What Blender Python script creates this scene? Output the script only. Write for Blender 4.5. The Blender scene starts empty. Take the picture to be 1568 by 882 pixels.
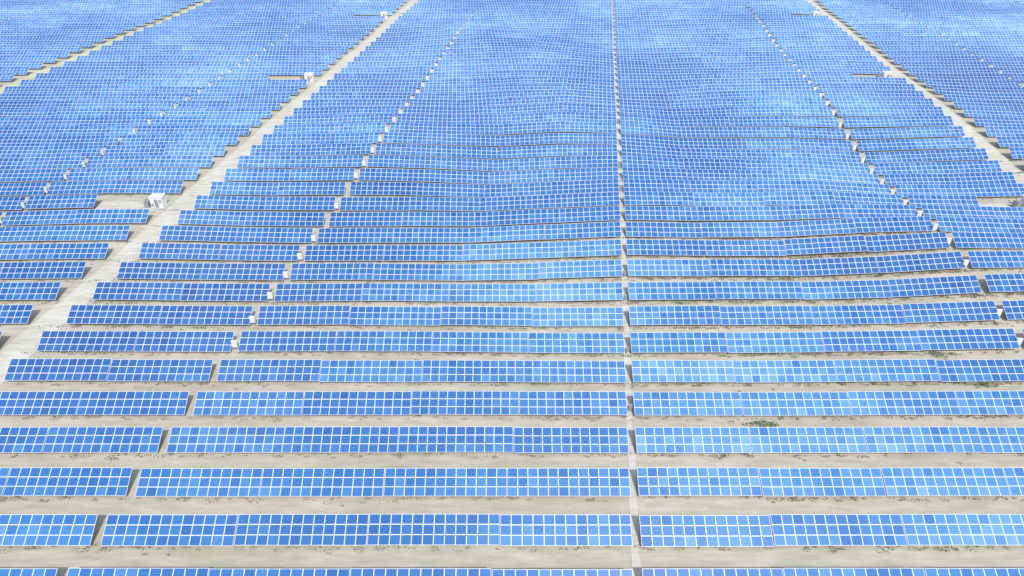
import bpy, math, random
import numpy as np
from mathutils import Vector
random.seed(7); rng=np.random.default_rng(11)
S=bpy.context.scene
S.view_settings.view_transform='Standard'
S.view_settings.look='None'; S.view_settings.exposure=0; S.view_settings.gamma=1

H=68.0; SH=0.1136; Y0=50.8
# ---------------------------------------------------------------- terrain
_w=[]
for i in range(14):
    lam=rng.uniform(38,120); a=rng.uniform(0,2*math.pi); ph=rng.uniform(0,2*math.pi)
    _w.append((2*math.pi/lam*math.cos(a),2*math.pi/lam*math.sin(a),ph,0.26*lam/70))
def sm(a,b,v):
    t=np.clip((v-a)/(b-a),0,1); return t*t*(3-2*t)
def terr(x,y):
    x=np.asarray(x,float); y=np.asarray(y,float)
    z=0
    for kx,ky,p,A in _w: z=z+A*np.sin(kx*x+ky*y+p)
    m=sm(62,135,y)*(0.3+0.7*sm(-70,0,x))*(1-.6*sm(75,115,x))
    f=1-sm(700,1100,np.hypot(x,y))
    z=z*m*f
    z=z+2.3*np.exp(-((x-94)/32)**2-((y-110)/26)**2)
    z=z-0.9*np.exp(-((x-35)/25)**2-((y-118)/30)**2)
    z=z+2.2*np.exp(-((x-8)/36)**2-((y-184)/24)**2)
    z=z-1.0*np.exp(-((x-62)/36)**2-((y-165)/20)**2)
    return z

# ---------------------------------------------------------------- materials
def mat(name):
    m=bpy.data.materials.new(name); m.use_nodes=True
    nt=m.node_tree; b=nt.nodes['Principled BSDF']; return m,nt,b
def N(nt,t,**k):
    n=nt.nodes.new(t)
    for a,v in k.items(): setattr(n,a,v)
    return n
def ramp(nt,stops):
    r=N(nt,'ShaderNodeValToRGB'); e=r.color_ramp.elements
    e[0].position,e[0].color=stops[0][0],(*stops[0][1],1)
    e[1].position,e[1].color=stops[-1][0],(*stops[-1][1],1)
    for p,c in stops[1:-1]:
        q=e.new(p); q.color=(*c,1)
    return r
def noise(nt,vec,scale,detail=4,rough=.55,sc=None):
    n=N(nt,'ShaderNodeTexNoise'); n.inputs['Scale'].default_value=scale
    n.inputs['Detail'].default_value=detail; n.inputs['Roughness'].default_value=rough
    if sc:
        mp=N(nt,'ShaderNodeMapping'); mp.inputs['Scale'].default_value=sc
        nt.links.new(vec,mp.inputs['Vector']); vec=mp.outputs[0]
    nt.links.new(vec,n.inputs['Vector']); return n
def mixc(nt,a,b,f,mode='MIX'):
    m=N(nt,'ShaderNodeMix',data_type='RGBA',blend_type=mode)
    for s,v in ((6,a),(7,b),(0,f)):
        if hasattr(v,'links'): nt.links.new(v,m.inputs[s])
        elif isinstance(v,tuple): m.inputs[s].default_value=(*v,1)
        else: m.inputs[s].default_value=v
    return m.outputs[2]

def ground_mat(name,c1,c2,c3,green):
    m,nt,b=mat(name); g=N(nt,'ShaderNodeNewGeometry').outputs['Position']
    n1=noise(nt,g,.06,5,.6,(0.5,1.6,1)); n2=noise(nt,g,.8,6,.65,(0.25,1.4,1)); n3=noise(nt,g,7,3,.7)
    r1=ramp(nt,[(.3,c1),(.5,c2),(.7,c3)]); nt.links.new(n1.outputs[0],r1.inputs[0])
    r2=ramp(nt,[(.35,(.80,.79,.77)),(.62,(1.04,1.04,1.04))]); nt.links.new(n2.outputs[0],r2.inputs[0])
    c=mixc(nt,r1.outputs[0],r2.outputs[0],1.0,'MULTIPLY')
    r3=ramp(nt,[(.3,(.85,.85,.84)),(.6,(1.04,1.04,1.04))]); nt.links.new(n3.outputs[0],r3.inputs[0])
    c=mixc(nt,c,r3.outputs[0],.8,'MULTIPLY')
    n4=noise(nt,g,.22,6,.75,(.5,1.3,1)); r4=ramp(nt,[(.48,(0,0,0)),(.66,(1,1,1))]); nt.links.new(n4.outputs[0],r4.inputs[0])
    mm=N(nt,'ShaderNodeMath',operation='MULTIPLY'); mm.inputs[1].default_value=green; nt.links.new(r4.outputs[0],mm.inputs[0])
    c=mixc(nt,c,(.35,.38,.25),mm.outputs[0])
    nt.links.new(c,b.inputs['Base Color']); b.inputs['Roughness'].default_value=.95
    b.inputs['Specular IOR Level'].default_value=.1
    bp=N(nt,'ShaderNodeBump'); bp.inputs['Strength'].default_value=.4; bp.inputs['Distance'].default_value=.05
    nt.links.new(n2.outputs[0],bp.inputs['Height']); nt.links.new(bp.outputs[0],b.inputs['Normal'])
    return m
M_ground=ground_mat('sandy_ground',(.49,.46,.375),(.55,.52,.435),(.61,.58,.50),.45)
M_road=ground_mat('gravel_road',(.60,.585,.51),(.645,.63,.56),(.69,.675,.62),.05)
M_road2=ground_mat('grassy_gravel_road',(.52,.57,.37),(.58,.62,.44),(.63,.65,.51),.3)

def glass_mat():
    m,nt,b=mat('photovoltaic_glass')
    g=N(nt,'ShaderNodeNewGeometry').outputs['Position']
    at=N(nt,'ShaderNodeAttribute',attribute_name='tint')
    n=noise(nt,g,.016,3,.5); n2=noise(nt,g,.07,3,.5,(1,.5,1))  # broad tone noise, paints pale cloud-reflection patches into the glass colour
    r=ramp(nt,[(0,(.018,.085,.31)),(.45,(.038,.16,.45)),(.75,(.095,.275,.59)),(1,(.20,.41,.70))])
    a=N(nt,'ShaderNodeMath',operation='MULTIPLY_ADD'); nt.links.new(n.outputs[0],a.inputs[0]); a.inputs[1].default_value=1.5
    a2=N(nt,'ShaderNodeMath',operation='MULTIPLY_ADD'); nt.links.new(n2.outputs[0],a2.inputs[0]); a2.inputs[1].default_value=.4
    a2.inputs[2].default_value=-.95+.48
    nt.links.new(a2.outputs[0],a.inputs[2])
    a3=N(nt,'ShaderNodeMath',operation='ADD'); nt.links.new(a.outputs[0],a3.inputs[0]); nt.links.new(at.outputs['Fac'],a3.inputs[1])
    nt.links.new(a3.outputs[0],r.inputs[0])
    nt.links.new(r.outputs[0],b.inputs['Base Color'])
    b.inputs['Roughness'].default_value=.14; b.inputs['IOR'].default_value=1.6
    return m
M_glass=glass_mat()
def simple(name,c,rough=.5,metal=0,var=.12,scale=3):
    m,nt,b=mat(name); g=N(nt,'ShaderNodeNewGeometry').outputs['Position']
    n=noise(nt,g,scale,4,.6); r=ramp(nt,[(.3,tuple(v*(1-var) for v in c)),(.7,tuple(min(1,v*(1+var)) for v in c))])
    nt.links.new(n.outputs[0],r.inputs[0]); nt.links.new(r.outputs[0],b.inputs['Base Color'])
    b.inputs['Roughness'].default_value=rough; b.inputs['Metallic'].default_value=metal; return m
M_frame=simple('aluminium_frame',(.74,.80,.86),.45,0,.05)
M_steel=simple('galvanised_steel',(.42,.42,.41),.5,.3)
M_white=simple('white_painted_metal',(.78,.79,.79),.5,0,.04)
M_grey=simple('grey_louvre',(.30,.31,.33),.5)
M_conc=simple('concrete_pad',(.5,.49,.45),.9,0,.12,1.5)
M_dark=simple('dark_enclosure',(.10,.10,.11),.5)
M_leafg=simple('weed_leaf',(.14,.22,.09),.8,0,.4,.8)
M_dry_and_shade=simple('dry_weed_and_shade_leaf',(.27,.26,.19),.9,0,.35,.5)  # darkened, as the dry weeds also stand in for shade below the rows

def mkobj(name,V,F,mats,mi=None,parent=None,attr=None):
    me=bpy.data.meshes.new(name)
    V=np.asarray(V,dtype=np.float32)
    me.from_pydata(V.tolist(),[],F)
    for m in mats: me.materials.append(m)
    if mi is not None: me.polygons.foreach_set('material_index',np.asarray(mi,dtype=np.int32))
    if attr is not None:
        a=me.attributes.new('tint','FLOAT','FACE'); a.data.foreach_set('value',np.asarray(attr,dtype=np.float32))
    me.update()
    o=bpy.data.objects.new(name,me); S.collection.objects.link(o)
    if parent: o.parent=parent
    return o

# ---------------------------------------------------------------- ground sheet
def axis(lo,hi,step,far):
    a=list(np.arange(lo,hi+.1,step)); s=step; v=hi
    while v<far: s*=1.35; v+=s; a.append(v)
    s=step; v=lo; pre=[]
    while v>-far: s*=1.35; v-=s; pre.append(v)
    return np.array(pre[::-1]+a)
ax=axis(-360,400,2.5,9000); ay=axis(-20,520,2.5,9000)
XX,YY=np.meshgrid(ax,ay); ZZ=terr(XX,YY)
V=np.stack([XX.ravel(),YY.ravel(),ZZ.ravel()],1); nx=len(ax); ny=len(ay)
F=[(j*nx+i,j*nx+i+1,(j+1)*nx+i+1,(j+1)*nx+i) for j in range(ny-1) for i in range(nx-1)]
g=mkobj('ground',V,F,[M_ground])
g.data.polygons.foreach_set('use_smooth',[True]*len(g.data.polygons))

def uX(u,y): return u+SH*(y-Y0)
def strip(name,u0,u1,y0,y1,m,nw=5,wob=.35):
    V=[];F=[];ys=np.arange(y0,y1,2.0)
    pa,pb=rng.uniform(0,6,2)
    for k,y in enumerate(ys):
        w0=u0+wob*math.sin(y*.11+pa)+rng.uniform(-.15,.15); w1=u1+wob*math.sin(y*.083+pb)+rng.uniform(-.15,.15)
        for i in range(nw+1):
            x=uX(w0+(w1-w0)*i/nw,y); V.append((x,y,float(terr(x,y))+.05))
    for k in range(len(ys)-1):
        for i in range(nw):
            a=k*(nw+1)+i; F.append((a,a+1,a+nw+2,a+nw+1))
    return mkobj(name,V,F,[m])
strip('dirt_road',-83.9,-78.5,-20,760,M_road)
strip('dirt_road',107.0,112.0,-20,760,M_road)
strip('dirt_road',-182.7,-177.6,-20,760,M_road2)
strip('footpath',13.9,14.8,-20,760,M_road,2,.05)

# ---------------------------------------------------------------- solar rows
TL=15.05; TG=.1; L=3.4; T=math.radians(30); ZB=.6; PITCH=6.985; YB=48.3
def run(u,n,dirn):
    out=[]
    for i in range(n):
        a=u+dirn*i*(TL+TG); out.append(min(a,a+dirn*TL))
    return out,u+dirn*(n*(TL+TG)-TG)
tables=[]
def add(u,dirn,seq,gap=1.05):
    for n in seq:
        l,e=run(u,n,dirn); tables.extend(l); u=e+dirn*gap
    return u-dirn*gap
add(14.35-.52,-1,[4,2],1.2); add(14.35+.52,1,[4,2],1.3)
add(-84.5,-1,[2,4],.7); add(-183.2,-1,[4,4,2],.7)
add(112.8,1,[2,4,2],.8); add(239,1,[4,1])
tables=sorted(tables)
ncol=12; nrow=3
def box(V,F,MI,AT,p0,p1,mi):
    b=len(V); (x0,y0,z0),(x1,y1,z1)=p0,p1
    V+= [(x0,y0,z0),(x1,y0,z0),(x1,y1,z0),(x0,y1,z0),(x0,y0,z1),(x1,y0,z1),(x1,y1,z1),(x0,y1,z1)]
    for f in ((0,1,5,4),(1,2,6,5),(2,3,7,6),(3,0,4,7),(4,5,6,7),(3,2,1,0)):
        F.append(tuple(b+i for i in f)); MI.append(mi); AT.append(0)
# sky and cloud reflections and far haze painted into the glass tint
def reflect_tint(x,y):
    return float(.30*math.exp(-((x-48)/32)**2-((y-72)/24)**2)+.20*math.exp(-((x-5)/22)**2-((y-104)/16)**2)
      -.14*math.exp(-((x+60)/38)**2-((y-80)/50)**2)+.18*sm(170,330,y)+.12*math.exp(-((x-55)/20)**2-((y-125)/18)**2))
pads=[]
for n in range(-6,60):
    yb=YB+PITCH*(n-1)
    V=[];F=[];MI=[];AT=[]
    ym=yb+1.45
    for u in tables:
        clear=False
        if n%13==0:
            if abs(u-(-84.5-TL))<.5: clear=True
            if 88<u<92.5: clear=True
        if clear: pads.append((n,u)); continue
        x0=uX(u,ym); x1=x0+TL
        z0=float(terr(x0,ym)); z1=float(terr(x1,ym))
        jz=rng.normal(0,.04); jt=rng.normal(0,.008); c_,s_=math.cos(T+jt),math.sin(T+jt)
        jy=rng.normal(0,.05)
        def P(a,b,h):
            z=z0+(z1-z0)*a
            return (x0+(x1-x0)*a, yb+jy+b*c_-h*s_, z+ZB+jz+b*s_+h*c_)
        b0=len(V)
        for h in (-.045,0):
            V+=[P(0,0,h),P(1,0,h),P(1,L,h),P(0,L,h)]
        for k,f in enumerate(((0,1,5,4),(1,2,6,5),(2,3,7,6),(3,0,4,7),(4,5,6,7),(3,2,1,0))):
            F.append(tuple(b0+i for i in f)); MI.append(0 if k!=5 else 3); AT.append(0)
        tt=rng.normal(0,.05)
        cw=TL/ncol; ch=L/nrow; fw=.045; fv=.045
        for i in range(ncol):
            dd=reflect_tint(x0+(i+.5)*cw,ym)
            for j in range(nrow):
                b0=len(V)
                xa=(i*cw+fw)/TL; xb=((i+1)*cw-fw)/TL; ba=j*ch+fv; bb=(j+1)*ch-fv
                V+=[P(xa,ba,.004),P(xb,ba,.004),P(xb,bb,.004),P(xa,bb,.004)]
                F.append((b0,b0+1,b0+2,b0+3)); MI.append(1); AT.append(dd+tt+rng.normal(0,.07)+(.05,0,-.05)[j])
        for k in range(6):
            a=(k+.5)/6; xx=x0+TL*a
            for b in (.55,L-.6):
                q=P(a,b,-.06); zg=float(z0+(z1-z0)*a)-.6
                box(V,F,MI,AT,(xx-.04,q[1]-.04,zg),(xx+.04,q[1]+.04,q[2]),2)
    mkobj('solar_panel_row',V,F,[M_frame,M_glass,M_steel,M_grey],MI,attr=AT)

# ---------------------------------------------------------------- inverter cabins + pads
def cabin(x,y,z):
    e=bpy.data.objects.new('inverter_cabin',None); S.collection.objects.link(e); e.location=(x,y,z); e.scale=(.82,.82,.9)
    def B(name,boxes,m):
        V=[];F=[];MI=[];AT=[]
        for p0,p1 in boxes: box(V,F,MI,AT,p0,p1,0)
        o=mkobj(name,V,F,[m],MI,parent=e)
        bv=o.modifiers.new('bevel','BEVEL'); bv.width=.02; bv.segments=1
        return o
    B('foundation',[((-2.2,-1.7,-.5),(2.2,1.7,.22))],M_conc)
    B('body',[((-1.6,-1.2,.22),(1.6,1.2,2.85))],M_white)
    B('roof',[((-1.75,-1.35,2.853),(1.75,1.35,3.0)),((-1.2,-.9,3.003),(1.2,.9,3.12))],M_white)
    B('door',[((-.5,-1.24,.3),(.4,-1.203,2.4))],M_grey)
    B('door_handle',[((.22,-1.28,1.3),(.28,-1.243,1.5))],M_dark)
    B('louvres',[((.65,-1.25,1.5+i*.14),(1.4,-1.203,1.59+i*.14)) for i in range(6)]+[((-1.4,-1.25,.6+i*.14),(-.75,-1.203,.69+i*.14)) for i in range(6)],M_grey)
    B('transformer',[((-3.6,-.9,.1),(-2.4,.9,1.7)),((-3.75,-.7,.4),(-3.603,.7,1.4))],M_grey)
    B('transformer_pad',[((-3.9,-1.2,-.5),(-2.21,1.2,.1))],M_conc)
    B('bushings',[((-3.3,-.5+i*.5,1.703),(-3.2,-.4+i*.5,2.0)) for i in range(3)],M_dark)
for n,u in pads:
    ym=YB+PITCH*(n-1)+1.5
    xa=uX(u,ym)
    V=[];F=[];gx=np.linspace(xa-.2,xa+TL+.3,14); gy=np.linspace(ym-2.6,ym+2.4,6)
    for yy in gy:
        for xx in gx: V.append((xx,yy,float(terr(xx,yy))+.08))
    for j in range(5):
        for i in range(13):
            a=j*14+i; F.append((a,a+1,a+15,a+14))
    mkobj('gravel_pad',V,F,[M_road])
    cx=xa+TL-1.6 if u<0 else xa+TL-4
    cabin(cx,ym,float(terr(cx,ym)))

# ---------------------------------------------------------------- combiner boxes in the aisles
for n in range(-2,40):
    for uu in (14.35,-47.4,75.6,-115.2,143.6):
        side=uu!=14.35
        if rng.random()<(.9 if side and n>5 else .3 if not side else .45):
            yy=YB+PITCH*(n-1)+rng.uniform(.3,1.3); xx=uX(uu,yy); z=float(terr(xx,yy))
            V=[];F=[];MI=[];AT=[]
            w=.42 if n>5 and side else .26
            if abs(uu)>100: w=.24
            z1=1.75 if n>5 and side else 1.3
            box(V,F,MI,AT,(xx-w,yy-.16,z+.6),(xx+w,yy+.16,z+z1),0)
            box(V,F,MI,AT,(xx-w-.04,yy-.20,z+z1+.003),(xx+w+.04,yy+.20,z+z1+.04),0)
            for s in (-w*.7,w*.7): box(V,F,MI,AT,(xx+s-.03,yy-.03,z-.2),(xx+s+.03,yy+.03,z+.597),1)
            box(V,F,MI,AT,(xx-w*.75,yy-.175,z+.7),(xx-w*.05,yy-.163,z+z1-.1),0)
            box(V,F,MI,AT,(xx+w*.05,yy-.175,z+.7),(xx+w*.75,yy-.163,z+z1-.1),0)
            mkobj('combiner_box',V,F,[M_white if side else M_grey,M_steel],MI)

# ---------------------------------------------------------------- weeds
def tufts(name,pts,m,leaf=(.06,.16)):
    V=[];F=[]
    for x,y,r,hh in pts:
        z=float(terr(x,y)); k=int(8+r*32)
        for i in range(k):
            a=rng.uniform(0,6.283); d=r*math.sqrt(rng.random())*1.1
            px=x+d*1.7*math.cos(a); py=y+d*math.sin(a)*.7; pz=z+rng.random()*hh*max(.1,1-.6*d/r)
            s=rng.uniform(*leaf); b=len(V)
            t=rng.normal(0,1,3); t/=np.linalg.norm(t); w=np.cross(t,rng.normal(0,1,3)); w/=np.linalg.norm(w)+1e-6
            c=np.array((px,py,pz+.03))
            V+=[tuple(c-w*s*.4),tuple(c+t*s),tuple(c+w*s*.4),tuple(c-t*s)]; F.append((b,b+1,b+2,b+3))
    return mkobj(name,V,F,[m])
P1=[];P2=[]
for n in range(-1,18):
    yb=YB+PITCH*(n-1)
    for k in range(700):
        x=rng.uniform(-95,130); right=.35+.65*sm(-20,60,x)*sm(60,85,yb)
        right*=.5+.5*math.sin(x*.19+n*2.1)*math.sin(x*.07+n)+.3
        if rng.random()>right: continue
        P1.append((x,yb+.05+rng.normal(0,.25),rng.uniform(.12,.45),rng.uniform(.06,.28)))  # dry weeds, packed densely to double as the shade strip under the panels
    for k in range(8):
        x=rng.uniform(-95,130)
        P2.append((x,yb-rng.uniform(-.6,1.6),rng.uniform(.1,.22),rng.uniform(.1,.22)))
def gp(px,py):
    dx=(px-784)/1045; dy=-(py-441)/1045
    Z=-(-.5548+dy*.832); return dx/Z*H,(.832+dy*.5548)/Z*H
tufts('dry_weeds_and_shade_strip',P1,M_dry_and_shade)
for c,nn,sx in (((1170,650),26,3.2),((1508,592),14,2.2),((1345,603),14,3.0),((1440,548),10,2.0),((115,700),2,.2),((172,704),3,.3),((1440,605),8,4)):
    X,Y=gp(*c)
    for i in range(nn): P2.append((X+rng.normal(0,sx*.5),Y+rng.normal(0,.35),rng.uniform(.2,.5),rng.uniform(.3,.7)))
tufts('green_weeds',P2,M_leafg)

# ---------------------------------------------------------------- light
el=math.radians(52); az=math.radians(162)
d=(math.cos(el)*math.sin(az),math.cos(el)*math.cos(az),math.sin(el))
W=bpy.data.worlds.new('World'); S.world=W; W.use_nodes=True; nt=W.node_tree
bg=nt.nodes['Background']; sky=nt.nodes.new('ShaderNodeTexSky'); sky.sky_type='NISHITA'; sky.sun_disc=False
sky.sun_elevation=el; sky.sun_rotation=az; sky.air_density=1.0; sky.dust_density=1.5
tc=nt.nodes.new('ShaderNodeTexCoord')
cn=noise(nt,tc.outputs['Generated'],4,5,.6); cr=ramp(nt,[(.42,(0,0,0)),(.64,(1,1,1))]); nt.links.new(cn.outputs[0],cr.inputs[0])
mm=N(nt,'ShaderNodeMath',operation='MULTIPLY'); mm.inputs[1].default_value=.65; nt.links.new(cr.outputs[0],mm.inputs[0])
c=mixc(nt,sky.outputs[0],(8.8,9.2,9.6),mm.outputs[0])
nt.links.new(c,bg.inputs[0]); bg.inputs[1].default_value=.14
Ld=bpy.data.lights.new('sun','SUN'); Ld.energy=3.2; Ld.angle=math.radians(1.5); Ld.color=(1,.965,.91)
sun=bpy.data.objects.new('sun',Ld); S.collection.objects.link(sun)
sun.rotation_euler=Vector(d).to_track_quat('Z','Y').to_euler(); sun.location=(0,0,200)

cam=bpy.data.cameras.new('camera'); co=bpy.data.objects.new('camera',cam); S.collection.objects.link(co)
cam.sensor_width=36; cam.lens=24.0; cam.clip_end=20000
co.location=(0,0,H); co.rotation_euler=(math.radians(90-33.7),0,math.radians(0.0))
S.camera=co
